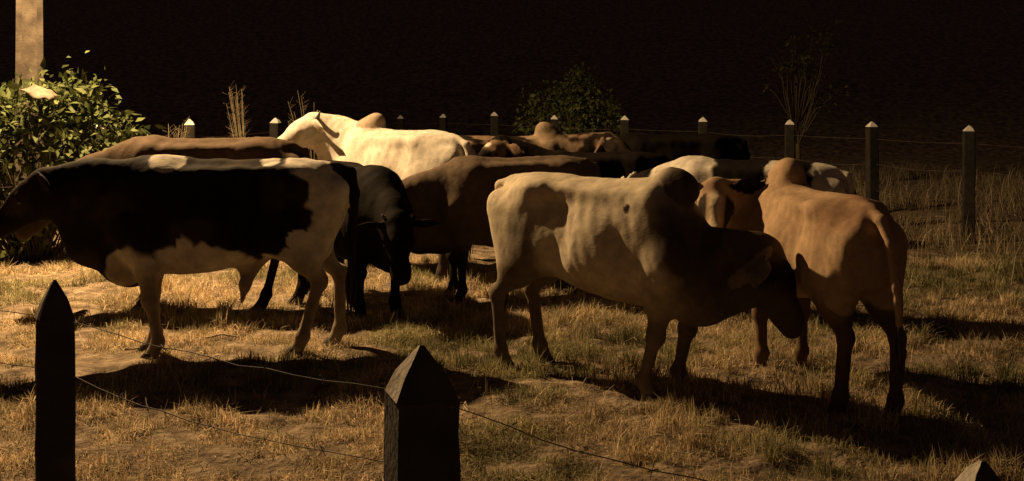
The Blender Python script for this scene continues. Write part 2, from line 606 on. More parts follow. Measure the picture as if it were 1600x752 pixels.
def field_mesh(prims):
    lo = np.min([p.bounds()[0] for p in prims if not getattr(p, 'sub', False)], axis=0) - 3 * VOX
    hi = np.max([p.bounds()[1] for p in prims if not getattr(p, 'sub', False)], axis=0) + 3 * VOX
    n = np.ceil((hi - lo) / VOX).astype(int) + 1
    ax = [lo[i] + VOX * np.arange(n[i]) for i in range(3)]
    D = np.full(n, 0.4, dtype=np.float64)
    for p in prims:
        sub = getattr(p, 'sub', False)
        a, b = p.bounds()
        m = p.k + 3 * VOX
        i0 = np.clip(np.floor((a - m - lo) / VOX).astype(int), 0, n - 1)
        i1 = np.clip(np.ceil((b + m - lo) / VOX).astype(int) + 1, 1, n)
        sl = tuple(slice(i0[k], i1[k]) for k in range(3))
        X, Y, Z = np.meshgrid(ax[0][sl[0]], ax[1][sl[1]], ax[2][sl[2]], indexing='ij')
        d = p.d(np.stack([X, Y, Z], -1))
        if sub:
            D[sl] = -smin(-D[sl], d, p.k)
        else:
            D[sl] = smin(D[sl], d, p.k)
    # ---- naive surface nets
    ins = D < 0
    cnt = np.zeros(n - 1, dtype=np.int8)
    for dx in (0, 1):
        for dy in (0, 1):
            for dz in (0, 1):
                cnt += ins[dx:n[0] - 1 + dx, dy:n[1] - 1 + dy, dz:n[2] - 1 + dz]
    act = (cnt > 0) & (cnt < 8)
    ci, cj, ck = np.nonzero(act)
    idx = -np.ones(act.shape, dtype=np.int64)
    idx[ci, cj, ck] = np.arange(len(ci))
    S = np.zeros((len(ci), 3))
    W = np.zeros(len(ci))
    corners = [(x, y, z) for x in (0, 1) for y in (0, 1) for z in (0, 1)]
    for c1 in corners:
        for axn in range(3):
            if c1[axn]:
                continue
            c2 = list(c1)
            c2[axn] = 1
            d1 = D[ci + c1[0], cj + c1[1], ck + c1[2]]
            d2 = D[ci + c2[0], cj + c2[1], ck + c2[2]]
            x = (d1 < 0) != (d2 < 0)
            t = np.where(x, d1 / np.where(x, d1 - d2, 1), 0)
            q = np.array(c1, float)[None, :].repeat(len(ci), 0)
            q[:, axn] += t
            S += q * x[:, None]
            W += x
    V = (np.stack([ci, cj, ck], 1) + S / W[:, None]) * VOX + lo
    quads = []
    for axn in range(3):
        o1, o2 = (axn + 1) % 3, (axn + 2) % 3
        sa = [slice(None)] * 3
        sb = [slice(None)] * 3
        sa[axn] = slice(0, -1)
        sb[axn] = slice(1, None)
        e = ins[tuple(sa)] != ins[tuple(sb)]
        e_i = np.array(np.nonzero(e)).T
        ok = (e_i[:, o1] > 0) & (e_i[:, o2] > 0) & (e_i[:, o1] < n[o1] - 1) & (e_i[:, o2] < n[o2] - 1)
        e_i = e_i[ok]
        flip = ins[e_i[:, 0], e_i[:, 1], e_i[:, 2]]
        def cell(da, db):
            q = e_i.copy()
            q[:, o1] += da
            q[:, o2] += db
            return idx[q[:, 0], q[:, 1], q[:, 2]]
        Q = np.stack([cell(-1, -1), cell(0, -1), cell(0, 0), cell(-1, 0)], 1)
        Q[~flip] = Q[~flip][:, ::-1]
        quads.append(Q)
    Q = np.concatenate(quads)
    Q = Q[(Q >= 0).all(1)]
    # ---- light smoothing (taubin)
    E = np.concatenate([Q[:, [0, 1]], Q[:, [1, 2]], Q[:, [2, 3]], Q[:, [3, 0]]])
    deg = np.bincount(E.ravel(), minlength=len(V)).astype(float)
    for it in range(4):
        for lam in (0.5, -0.52):
            acc = np.zeros_like(V)
            for c in range(3):
                acc[:, c] = np.bincount(E[:, 0], V[E[:, 1], c], len(V)) + np.bincount(E[:, 1], V[E[:, 0], c], len(V))
            V = V + lam * (acc / np.maximum(deg, 1)[:, None] - V)
    return V, Q

def rotv(pitch, yaw):
    return np.array((math.cos(pitch) * math.cos(yaw), math.cos(pitch) * math.sin(yaw), math.sin(pitch)))

def horn_mesh(length, r, bend, up):
    pts, rad = [], []
    for i in range(9):
        k = i / 8
        a = bend * k
        pts.append((math.sin(a) * length * 0.7 * 0.4 + 0.25 * length * k * 0, length * k * math.cos(a * 0.5), up * length * k * k))
        rad.append(r * (1 - 0.85 * k))
    return tube(pts, rad, 10)

def hoof_mesh():
    """cloven hoof: two claws"""
    parts = []
    for s in (-1, 1):
        V = []
        prof = [(0.0, 0.046, 0.082, 0.030), (0.035, 0.042, 0.070, 0.016), (0.07, 0.036, 0.052, 0.0)]
        n = 8
        for z, ry, rx, off in prof:
            for k in range(n):
                a = 2 * math.pi * k / n
                cx = math.cos(a)
                V.append((off + rx * cx * (0.9 if cx > 0 else 0.7), s * (0.024 + 0.0) + ry * 0.52 * math.sin(a), z))
        Fc = []
        for i in range(2):
            for k in range(n):
                k2 = (k + 1) % n
                Fc.append((i * n + k, i * n + k2, (i + 1) * n + k2, (i + 1) * n + k))
        Fc.append(tuple(range(n - 1, -1, -1)))
        Fc.append(tuple(2 * n + k for k in range(n)))
        parts.append((V, Fc))
    return merge(parts)

_hoof = None
def get_hoof():
    global _hoof
    if _hoof is None:
        v, f = hoof_mesh()
        me = bpy.data.meshes.new('hoof')
        me.from_pydata([tuple(p) for p in v], [], f)
        me.materials.append(M['hoof'])
        _hoof = me
    return _hoof

def eye_mesh():
    V, Fc = [], []
    n = 10
    for i in range(1, 6):
        ph = math.pi * i / 6
        for k in range(n):
            a = 2 * math.pi * k / n
            V.append((0.022 * math.sin(ph) * math.cos(a), 0.022 * math.sin(ph) * math.sin(a), 0.022 * math.cos(ph)))
    for i in range(4):
        for k in range(n):
            k2 = (k + 1) % n
            Fc.append((i * n + k, (i + 1) * n + k, (i + 1) * n + k2, i * n + k2))
    Fc.append(tuple(range(n)))
    Fc.append(tuple(4 * n + k for k in range(n - 1, -1, -1)))
    return V, Fc

def make_cow(label, category, loc, heading, scale=1.0, stretch=(1, 1, 1), coat=None, seed=0,
             neck=(0.35, 0.0), neck2=None, neck_len=0.60, head=(-0.6, 0.0), head_roll=0.0, zebu=0.0, hump=(0.15, 0.085, 0.13, 0.40, 1.36),
             belly=0.0, fat=1.0, dewlap=0.5, ear=(0.22, -0.2, 0.0), horns=0.0, horn_up=0.7, horn_bend=1.2, tail_swing=(0, 0),
             feet=((0, 0), (0, 0), (0, 0), (0, 0)), sheath=0.0, udder=0.0, ribs=0.0, switch='black_hair', bony=1.0, hair_len=0.34,
             group='cattle standing in the paddock', neck_r=1.0, extra=None, nbase=(0.46, 1.02), tail_r=1.0, drop=0.0):
    """local frame: x forward, y left, z up; feet = (fl, fr, hl, hr) offsets in x, y"""
    P = []
    A = P.append
    top = 0.03 * zebu
    A(Trunk('trunk', belly, fat, top=top, drop=drop))
    # pelvis, hips, spine
    A(Seg('trunk', (-0.72, 0, 1.235), (0.30, 0, 1.250), 0.05, 0.055, k=0.08))
    for s in (-1, 1):
        A(Ell('trunk', (-0.44, s * 0.195, 1.220), (0.085, 0.058, 0.055), k=0.11))                 # hook bone
        A(Ell('trunk', (-0.79, s * 0.10, 1.13), (0.055, 0.045, 0.055), k=0.08))                   # pin bone
        A(Ell('trunk', (-0.26, s * 0.350, 1.12), (0.14, 0.10 * (0.9 + 0.1 * bony), 0.13), k=0.16, sub=True))   # hollow before the hip
        A(Ell('trunk', (-0.62, s * 0.31, 1.19), (0.12, 0.09, 0.07), k=0.10, sub=True))            # slope behind the hook
        A(Ell('trunk', (0.245, s * 0.360, 0.93), (0.045, 0.075, 0.26), rot=(0, -0.25, 0), k=0.09, sub=True))  # groove behind the shoulder
        A(Ell('trunk', (-0.235, s * 0.325, 0.82), (0.06, 0.075, 0.20), rot=(0, 0.35, 0), k=0.10, sub=True))   # fold of the flank
        A(Seg('trunk', (-0.35, s * 0.155, 1.245), (0.20, s * 0.145, 1.225), 0.020, 0.024, k=0.10))             # loin edge
    # fore quarters
    for i, s in enumerate((1, -1)):
        fx, fy = feet[i]
        g = 'foreleg'
        A(Seg('trunk', (0.36, s * 0.145, 1.17), (0.50, s * 0.165, 0.86), 0.10, 0.135, side=(0, 1, 0), flat=0.62, k=0.07))
        A(Seg(g, (0.52, s * 0.155, 0.86), (0.44, s * 0.155, 0.70), 0.125, 0.100, side=(0, 1, 0), flat=0.75, k=0.07))
        kn = (0.475 + fx * 0.5, s * 0.145 + fy * 0.5, 0.415)
        ft = (0.462 + fx, s * 0.140 + fy, 0.135)
        A(Seg(g, (0.455, s * 0.150, 0.70), kn, 0.090, 0.046, k=0.06))
        A(Ell(g, (kn[0] + 0.008, kn[1], kn[2] - 0.005), (0.050, 0.050, 0.062), k=0.03))
        A(Seg(g, kn, ft, 0.040, 0.033, k=0.03))
        A(Ell(g, ft, (0.046, 0.044, 0.046), k=0.03))
        A(Seg(g, ft, (ft[0] + 0.035, ft[1], 0.06), 0.038, 0.046, k=0.02))
    # hind quarters
    for i, s in enumerate((1, -1)):
        fx, fy = feet[2 + i]
        g = 'hindleg'
        A(Seg('trunk', (-0.52, s * 0.125, 1.08), (-0.45, s * 0.165, 0.80), 0.19, 0.135, side=(0, 1, 0), flat=0.58, k=0.07))
        A(Seg('trunk', (-0.73, s * 0.110, 1.05), (-0.66, s * 0.135, 0.74), 0.105, 0.092, side=(0, 1, 0), flat=0.85, k=0.08))
        hk = (-0.735 + fx * 0.55, s * 0.135 + fy * 0.5, 0.50)
        ft = (-0.690 + fx, s * 0.130 + fy, 0.135)
        A(Seg(g, (-0.50, s * 0.155, 0.80), (-0.58 + fx * 0.2, s * 0.145, 0.66), 0.120, 0.088, side=(0, 1, 0), flat=0.78, k=0.07))
        A(Seg(g, (-0.60 + fx * 0.2, s * 0.140, 0.68), (hk[0] + 0.015, hk[1], hk[2] + 0.02), 0.088, 0.044, k=0.06))
        A(Ell(g, (hk[0] - 0.012, hk[1], hk[2] + 0.01), (0.052, 0.042, 0.065), k=0.03))
        A(Seg(g, hk, ft, 0.041, 0.035, k=0.03))
        A(Ell(g, ft, (0.047, 0.045, 0.047), k=0.03))
        A(Seg(g, ft, (ft[0] + 0.035, ft[1], 0.06), 0.039, 0.047, k=0.02))
    # neck
    n0 = np.array((nbase[0], 0.0, nbase[1]))
    d1 = rotv(neck[0], neck[1] * 0.55)
    d2 = rotv(*(neck2 if neck2 else neck))
    nm = n0 + d1 * neck_len * 0.52
    n1 = nm + d2 * neck_len * 0.48
    def side_of(d):
        s = np.cross((0, 0, 1), d)
        L = np.linalg.norm(s)
        return s / L if L > 1e-3 else np.array((0, 1.0, 0))
    A(Seg('neck', n0, nm, 0.265 * neck_r, 0.190 * neck_r, side=side_of(d1), flat=0.56, k=0.10))
    A(Seg('neck', nm, n1, 0.190 * neck_r, 0.130, side=side_of(d2), flat=0.66, k=0.09))
    # head
    u = rotv(*head)
    s_ = side_of(u)
    v_ = np.cross(u, s_)                      # forehead normal
    if head_roll:
        c, sn = math.cos(head_roll), math.sin(head_roll)
        s_, v_ = s_ * c + v_ * sn, v_ * c - s_ * sn
    poll = n1 + v_ * 0.045
    def hp(f, sd, up):
        return poll + u * f + s_ * sd + v_ * up
    A(Seg('head', hp(0.0, 0, -0.045), hp(0.16, 0, -0.04), 0.098, 0.100, side=s_, flat=0.98, k=0.06))      # skull
    A(Seg('head', hp(0.14, 0, -0.03), hp(0.40, 0, -0.055), 0.090, 0.062, side=s_, flat=0.84, k=0.06))     # face
    A(Seg('head', hp(0.38, 0, -0.06), hp(0.455, 0, -0.078), 0.064, 0.060, side=s_, flat=1.12, k=0.05))    # muzzle
    A(Seg('head', hp(0.03, 0, -0.13), hp(0.36, 0, -0.115), 0.078, 0.038, side=s_, flat=0.80, k=0.06))     # jaw
    for s in (-1, 1):
        A(Ell('head', hp(0.165, s * 0.082, -0.012), (0.032, 0.026, 0.030), k=0.03))                       # brow
        A(Ell('muzzle', hp(0.495, s * 0.034, -0.055), (0.014, 0.014, 0.012), k=0.015, sub=True))            # nostril
        # ear
        el, drop, back = ear
        eb = hp(-0.005, s * 0.092, -0.03)
        ed = s_ * s + np.array((0, 0, 1.0)) * drop - u * back
        ed = ed / np.linalg.norm(ed)
        en = np.cross(ed, np.cross(u, ed))
        en = en / np.linalg.norm(en)
        em = eb + ed * el * 0.55
        et = eb + ed * el
        A(Seg('ear', eb, em, 0.030, 0.062, side=en, flat=0.30, k=0.03))
        A(Seg('ear', em, et, 0.062, 0.022, side=en, flat=0.30, k=0.02))
    # throat, dewlap, brisket
    thr = hp(-0.02, 0, -0.17)
    br = np.array((0.62, 0, 0.66))
    midp = (thr + br) / 2 + np.array((0.02, 0, -0.06 * dewlap))
    ds = side_of((d1 + d2) / 2)
    A(Seg('neck', thr, midp, 0.05, 0.05 + 0.05 * dewlap, side=ds, flat=0.42, k=0.10))
    A(Seg('neck', midp, br, 0.05 + 0.05 * dewlap, 0.10, side=ds, flat=0.45, k=0.10))
    A(Ell('trunk', (0.60, 0, 0.64 - 0.03 * dewlap), (0.13, 0.085, 0.11), k=0.10))
    if zebu:
        hx, hy, hz, hcx, hcz = hump
        A(Ell('hump', (hcx, 0, hcz), (hx * zebu, hy * zebu, hz * zebu), rot=(0, 0.35, 0), k=0.07))
        A(Ell('hump', (hcx - 0.06, 0, hcz + 0.035), (hx * 0.62 * zebu, hy * 0.8 * zebu, hz * 0.75 * zebu), rot=(0, 0.7, 0), k=0.06))
    if sheath:
        A(Seg('belly', (-0.22, 0, 0.66), (-0.16, 0, 0.60 - 0.13 * sheath), 0.085, 0.040, side=(0, 1, 0), flat=0.7, k=0.07))
        A(Seg('belly', (-0.16, 0, 0.60 - 0.13 * sheath), (-0.14, 0, 0.56 - 0.20 * sheath), 0.038, 0.018, k=0.03))
    if udder:
        A(Ell('belly', (-0.50, 0, 0.66), (0.15, 0.11, 0.11 * udder), k=0.06))
    # tail
    tx, ty = tail_swing
    tp = [(-0.76, 0, 1.255), (-0.855, 0, 1.215), (-0.895 - tx * 0.4, ty * 0.3, 1.08), (-0.895 - tx * 0.8, ty * 0.7, 0.85), (-0.89 - tx, ty, 0.58)]
    tr = [q * tail_r for q in (0.034, 0.032, 0.027, 0.023, 0.019)]
    for i in range(4):
        A(Seg('tail', tp[i], tp[i + 1], tr[i], tr[i + 1], k=0.025))
    if extra:
        extra(P)
    V, Q = field_mesh(P)
    # ---- which group owns each vertex
    groups = []
    for p in P:
        if not getattr(p, 'sub', False) and p.g not in groups:
            groups.append(p.g)
    best = np.full(len(V), 9.0)
    own = np.zeros(len(V), dtype=int)
    for gi, g in enumerate(groups):
        dd = np.full(len(V), 9.0)
        for p in P:
            if p.g == g and not getattr(p, 'sub', False):
                dd = np.minimum(dd, p.d(V))
        m = dd < best - (0.0 if g != 'trunk' else 0.0)
        best[m] = dd[m]
        own[m] = gi
    part = {g: own == groups.index(g) for g in groups}
    hc = (V - poll)
    ctx = dict(V=V, x=V[:, 0], y=V[:, 1], z=V[:, 2], part=part, hu=hc @ u, hs=hc @ s_, hv=hc @ v_,
               n=fbm(V * 5.0 + seed * 7.7, 3) - 0.5, nf=fbm(V * 16.0 + seed * 3.1, 2) - 0.5, seed=seed)
    # ---- skin relief: rib cage, loose folds
    N = np.zeros_like(V)
    e1 = V[Q[:, 2]] - V[Q[:, 0]]
    e2 = V[Q[:, 3]] - V[Q[:, 1]]
    fn = np.cross(e1, e2)
    for c in range(4):
        for k in range(3):
            N[:, k] += np.bincount(Q[:, c], fn[:, k], len(V))
    N /= np.maximum(np.linalg.norm(N, axis=1), 1e-9)[:, None]
    x, y, z = V[:, 0], V[:, 1], V[:, 2]
    tr_ = sstep(-0.36, -0.22, x) * sstep(0.42, 0.25, x) * sstep(0.12, 0.20, np.abs(y)) * sstep(1.27, 1.18, z) * sstep(0.62, 0.75, z)
    rib = np.sin(2 * np.pi * (x + 0.30 * (z - 1.0)) / 0.088 + 6.0 * vnoise(V * 3.1 + seed))
    fine = fbm(V * np.array((34.0, 30.0, 20.0)) + seed * 2.0, 2) - 0.5
    fold = fbm(V * np.array((9.0, 7.0, 4.0)) + seed, 2) - 0.5
    V = V + N * (0.0022 * ribs * rib * tr_ * sstep(0.25, 0.7, vnoise(V * 2.6 + seed * 1.7)) + 0.017 * fold * (part['trunk'] | part['neck']) + 0.0045 * fine + 0.010 * (vnoise(V * 3.3 + seed) - 0.5))[:, None]
    colr = coat(ctx)
    sc = np.array(stretch) * scale
    V = V * sc
    name = category
    fz = []
    for i, (bx, by) in enumerate(((0.50, 0.14), (0.50, -0.14), (-0.655, 0.13), (-0.655, -0.13))):
        lx, ly = (bx + feet[i][0]) * sc[0], (by + feet[i][1]) * sc[1]
        fz.append(gz(loc[0] + lx * math.cos(heading) - ly * math.sin(heading), loc[1] + lx * math.sin(heading) + ly * math.cos(heading)))
    t = thing(name, label, category, (loc[0], loc[1], (min(fz) + sum(fz) / 4) / 2 - 0.008), group)
    t.rotation_euler = (0, 0, heading)
    body = mesh_obj('body', V, Q, M['coat'], t, colors=colr)
    ch, sh = math.cos(heading), math.sin(heading)
    # hooves
    for i, (bx, by) in enumerate(((0.50, 0.14), (0.50, -0.14), (-0.655, 0.13), (-0.655, -0.13))):
        ho = bpy.data.objects.new('hoof', get_hoof())
        link(ho, t)
        lx, ly = (bx + feet[i][0]) * sc[0], (by + feet[i][1]) * sc[1]
        ho.location = (lx, ly, 0.0)
        ho.scale = (scale, scale, scale)
    for s in (-1, 1):
        v, f = eye_mesh()
        c = hp(0.175, s * 0.093, -0.03) * sc
        e = mesh_obj('eye', v, f, M['eye'], t)
        e.location = c
    if horns:
        for s in (-1, 1):
            L = horns
            pts, rad = [], []
            b0 = hp(-0.045, s * 0.060, 0.0)
            for i in range(9):
                k = i / 8
                pts.append((b0 + (s_ * s * math.cos(horn_bend * k * 0.8) * L * k + (v_ * 0.5 - u * 0.5) * horn_up * L * k ** 1.6)) * sc)
                rad.append(0.029 * (1 - 0.82 * k) * scale)
            v, f = tube(pts, rad, 10)
            mesh_obj('horn', v, f, M['horn'], t)
    # tail switch: a bundle of hair strands
    rr = random.Random(seed + 500)
    parts = []
    b0 = Vector(tp[-1])
    for i in range(26):
        a = rr.uniform(0, 2 * math.pi)
        r0 = rr.uniform(0, 0.014)
        L = hair_len * rr.uniform(0.6, 1.0)
        sp = rr.uniform(0.01, 0.045)
        p0 = b0 + Vector((math.cos(a) * r0, math.sin(a) * r0, 0.05))
        p1 = b0 + Vector((math.cos(a) * sp, math.sin(a) * sp, -L * 0.45))
        p2 = b0 + Vector((math.cos(a) * sp * 0.4 + rr.uniform(-0.012, 0.012), math.sin(a) * sp * 0.4 + rr.uniform(-0.012, 0.012), -L))
        v, f = tube([Vector(np.array(p) * sc) for p in (p0, p1, p2)], [0.008, 0.009, 0.002], 5)
        parts.append((v, f))
    v, f = merge(parts)
    mesh_obj('tail_hair', v, f, M[switch], t)
    return t

# ------------------------------------------------------------------ coats (hide colours, some with painted light and shade)
BLACK = np.array((0.0085, 0.0056, 0.0042))
WHITE = np.array((0.62, 0.56, 0.48))
CREAM = np.array((0.58, 0.49, 0.37))
TAN = np.array((0.42, 0.285, 0.18))
BROWN = np.array((0.085, 0.052, 0.032))
PINK = np.array((0.30, 0.17, 0.13))

def fill(ctx, c):
    return np.tile(np.array(c, float), (len(ctx['x']), 1))

def mix(col, c, m):
    m = np.clip(np.asarray(m, float), 0, 1)[:, None]
    return col * (1 - m) + np.array(c) * m

def blob(ctx, cx, cz, rx, rz, side=0, rough=0.35, edge=0.06):
    d = np.sqrt(((ctx['x'] - cx) / rx) ** 2 + ((ctx['z'] - cz) / rz) ** 2) + rough * ctx['n'] * 2 + 0.10 * ctx['nf'] * 2
    m = sstep(1 + edge, 1 - edge, d)
    if side:
        m = m * (ctx['y'] * side > -0.03)
    return m

def muzzle(ctx, col, c, a=0.40, b=0.46):
    m = ctx['part']['head'] * sstep(a, b, ctx['hu'])
    return mix(col, c, m)

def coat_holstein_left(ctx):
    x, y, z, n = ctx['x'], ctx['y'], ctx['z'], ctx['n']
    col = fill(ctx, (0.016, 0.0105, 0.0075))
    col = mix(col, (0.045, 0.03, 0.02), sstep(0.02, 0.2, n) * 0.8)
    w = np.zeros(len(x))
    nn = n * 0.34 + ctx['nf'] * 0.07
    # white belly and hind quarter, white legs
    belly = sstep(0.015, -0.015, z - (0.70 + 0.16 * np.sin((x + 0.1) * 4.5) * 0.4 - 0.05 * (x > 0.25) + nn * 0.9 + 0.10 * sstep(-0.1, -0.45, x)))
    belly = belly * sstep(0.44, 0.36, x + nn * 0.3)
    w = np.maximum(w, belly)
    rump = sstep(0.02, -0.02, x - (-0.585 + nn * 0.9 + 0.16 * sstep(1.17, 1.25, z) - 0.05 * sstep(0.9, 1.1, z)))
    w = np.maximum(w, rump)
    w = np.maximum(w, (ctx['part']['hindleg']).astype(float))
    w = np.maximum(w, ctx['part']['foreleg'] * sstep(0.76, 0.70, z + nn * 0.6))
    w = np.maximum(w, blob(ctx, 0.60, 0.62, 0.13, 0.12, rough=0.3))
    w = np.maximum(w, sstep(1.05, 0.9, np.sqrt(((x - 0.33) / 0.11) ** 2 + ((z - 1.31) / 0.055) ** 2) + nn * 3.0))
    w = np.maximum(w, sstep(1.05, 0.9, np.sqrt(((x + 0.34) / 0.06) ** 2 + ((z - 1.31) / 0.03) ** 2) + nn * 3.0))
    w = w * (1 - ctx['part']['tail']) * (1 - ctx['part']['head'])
    white = mix(fill(ctx, WHITE), (0.20, 0.145, 0.10), 0.85 * sstep(0.80, 0.50, z + n * 0.35))  # shade painted into the white of lower body and legs
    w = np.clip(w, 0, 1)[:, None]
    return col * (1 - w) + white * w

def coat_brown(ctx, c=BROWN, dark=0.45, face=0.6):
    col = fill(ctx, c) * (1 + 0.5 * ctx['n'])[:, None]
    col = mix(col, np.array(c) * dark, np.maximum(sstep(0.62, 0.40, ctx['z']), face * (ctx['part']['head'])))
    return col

def coat_white_zebu(ctx):
    col = fill(ctx, WHITE * 0.82) * (1 + 0.3 * ctx['n'])[:, None]
    col = mix(col, (0.26, 0.19, 0.135), 0.85 * ctx['part']['hump'])
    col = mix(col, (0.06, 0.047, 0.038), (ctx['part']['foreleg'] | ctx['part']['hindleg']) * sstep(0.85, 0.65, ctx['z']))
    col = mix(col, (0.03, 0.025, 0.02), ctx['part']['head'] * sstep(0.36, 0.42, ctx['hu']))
    col = mix(col, (0.05, 0.04, 0.03), sstep(0.75, 0.62, ctx['z'] + ctx['n'] * 0.3) * ctx['part']['trunk'])  # underside darkened as painted shade
    return col

def coat_grey_bull(ctx):
    x, z, n = ctx['x'], ctx['z'], ctx['n']
    col = fill(ctx, CREAM) * (1 + 0.18 * n)[:, None]
    dk = np.array((0.085, 0.062, 0.046))
    m = sstep(0.36, 0.54, x + n * 0.22 - 0.10 * sstep(0.95, 0.75, z))
    m = np.maximum(m, 0.97 * (ctx['part']['neck'] | ctx['part']['head'] | ctx['part']['ear']) * sstep(0.40, 0.50, x))
    m = np.maximum(m, ctx['part']['hump'] * sstep(0.32, 0.44, x + n * 0.15) * 0.95)
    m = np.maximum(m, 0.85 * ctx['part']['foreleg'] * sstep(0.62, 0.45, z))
    col = mix(col, dk, m)
    col = mix(col, (0.022, 0.016, 0.012), ctx['part']['head'] * sstep(0.03, 0.10, ctx['hu']))
    col = mix(col, (0.26, 0.20, 0.145), 0.9 * ctx['part']['ear'])  # ear made paler, lamplight put into its colour
    # shade painted on thigh, hind legs and underside; dark fleck on the shoulder
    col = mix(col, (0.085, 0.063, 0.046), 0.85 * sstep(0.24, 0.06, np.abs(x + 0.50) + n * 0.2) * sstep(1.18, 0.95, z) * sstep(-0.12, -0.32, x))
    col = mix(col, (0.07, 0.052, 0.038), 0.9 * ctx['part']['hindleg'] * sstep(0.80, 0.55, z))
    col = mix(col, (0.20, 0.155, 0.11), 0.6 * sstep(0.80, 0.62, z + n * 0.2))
    sp = sstep(1.15, 0.85, np.sqrt(((x - 0.26) / 0.028) ** 2 + ((z - 1.16) / 0.034) ** 2) + n)
    col = mix(col, BLACK * 1.5, sp * (ctx['y'] < 0))
    return col

def coat_tan_zebu(ctx):
    x, z, n = ctx['x'], ctx['z'], ctx['n']
    col = fill(ctx, TAN) * (1 + 0.28 * n)[:, None]
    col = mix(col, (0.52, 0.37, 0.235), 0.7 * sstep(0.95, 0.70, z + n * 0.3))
    col = mix(col, (0.32, 0.18, 0.11), 0.6 * sstep(0.25, 0.05, np.abs(x + 0.62) + n * 0.4) * sstep(1.05, 1.2, z))
    col = mix(col, (0.10, 0.065, 0.04), 0.9 * (ctx['part']['hindleg'] | ctx['part']['foreleg']) * sstep(0.84, 0.58, z + n * 0.2))  # dark legs, carried up the thighs as painted shade
    fc = ctx['part']['head'] * sstep(0.02, 0.10, ctx['hu'])
    col = mix(col, (0.09, 0.06, 0.04), fc * sstep(-0.01, -0.05, ctx['hv'] + n * 0.08))
    col = mix(col, (0.62, 0.50, 0.36), fc * sstep(0.045, 0.03, np.abs(ctx['hs']) + n * 0.03) * sstep(-0.06, -0.03, ctx['hv']) * sstep(0.05, 0.12, ctx['hu']))
    col = mix(col, (0.03, 0.022, 0.016), ctx['part']['head'] * sstep(0.05, 0.065, np.abs(ctx['hs']) + n * 0.03) * sstep(0.05, 0.1, ctx['hu']))
    col = mix(col, BLACK * 2, ctx['part']['ear'])
    return col

def coat_black(ctx, spots=()):
    col = fill(ctx, BLACK * 0.8)
    for s in spots:
        col = mix(col, WHITE * 0.8, blob(ctx, *s))
    return col

def coat_pied_back(ctx):
    x, z, n = ctx['x'], ctx['z'], ctx['n']
    col = fill(ctx, BLACK)
    w = blob(ctx, 0.46, 1.12, 0.29, 0.42, rough=0.2)
    w = np.maximum(w, blob(ctx, -0.80, 1.24, 0.20, 0.20, rough=0.2))
    w = np.maximum(w, blob(ctx, -0.30, 1.24, 0.075, 0.11, rough=0.1))
    w = np.maximum(w, (ctx['part']['ear']).astype(float))
    w = np.maximum(w, ctx['part']['foreleg'] * sstep(0.5, 0.4, z))
    col = mix(col, WHITE, w)
    return col

def coat_tan_poll(ctx):
    col = fill(ctx, BLACK)
    hd = ctx['part']['head']
    col = mix(col, (0.20, 0.135, 0.085), hd * sstep(0.30, 0.18, ctx['hu'] + ctx['n'] * 0.2))
    col = mix(col, WHITE, hd * sstep(0.045, 0.03, np.sqrt((ctx['hu'] - 0.17) ** 2 + (ctx['hs'] - 0.01) ** 2) + ctx['n'] * 0.04))
    return mix(col, (0.16, 0.105, 0.07), ctx['part']['ear'])

def coat_tan_black(ctx):
    x, z, n = ctx['x'], ctx['z'], ctx['n']
    col = fill(ctx, (0.18, 0.12, 0.08)) * (1 + 0.5 * n)[:, None]
    col = mix(col, BLACK * 1.6, sstep(0.0, 0.08, n + 0.02))
    col = mix(col, (0.30, 0.22, 0.15), sstep(0.25, 0.1, np.abs(x - 0.38) + n * 0.3) * sstep(1.1, 1.25, z) * 0.8)
    col = mix(col, BLACK * 1.6, ctx['part']['head'] * 0.9 + 0.0)
    col = mix(col, WHITE * 0.8, ctx['part']['head'] * sstep(0.06, 0.02, np.abs(ctx['hu'])) * sstep(0.02, 0.05, ctx['hv']))
    col = mix(col, (0.17, 0.11, 0.075), ctx['part']['ear'])
    return col

PI = math.pi
# A: black and white steer at the left
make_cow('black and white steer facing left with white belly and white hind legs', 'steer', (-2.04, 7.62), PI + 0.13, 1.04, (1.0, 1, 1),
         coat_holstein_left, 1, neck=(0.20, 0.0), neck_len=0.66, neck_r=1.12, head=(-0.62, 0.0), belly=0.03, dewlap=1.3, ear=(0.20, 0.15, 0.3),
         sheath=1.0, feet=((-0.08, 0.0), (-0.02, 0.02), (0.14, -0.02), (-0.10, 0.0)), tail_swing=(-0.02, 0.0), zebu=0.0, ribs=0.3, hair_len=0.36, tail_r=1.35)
# B: brown one behind it
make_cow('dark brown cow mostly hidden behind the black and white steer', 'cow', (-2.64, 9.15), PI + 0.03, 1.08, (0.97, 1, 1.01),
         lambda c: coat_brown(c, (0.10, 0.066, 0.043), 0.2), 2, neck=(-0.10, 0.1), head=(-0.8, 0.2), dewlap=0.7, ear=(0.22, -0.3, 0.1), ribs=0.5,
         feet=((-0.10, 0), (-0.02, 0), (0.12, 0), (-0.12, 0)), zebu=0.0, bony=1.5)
# C: white zebu
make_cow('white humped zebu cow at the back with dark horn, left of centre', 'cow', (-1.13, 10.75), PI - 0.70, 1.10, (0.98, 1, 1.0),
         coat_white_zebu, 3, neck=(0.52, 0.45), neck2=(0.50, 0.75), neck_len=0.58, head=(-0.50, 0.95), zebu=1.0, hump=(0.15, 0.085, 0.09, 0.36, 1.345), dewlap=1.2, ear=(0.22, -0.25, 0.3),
         horns=0.17, ribs=0.4, bony=1.5, fat=1.0, nbase=(0.46, 1.06))
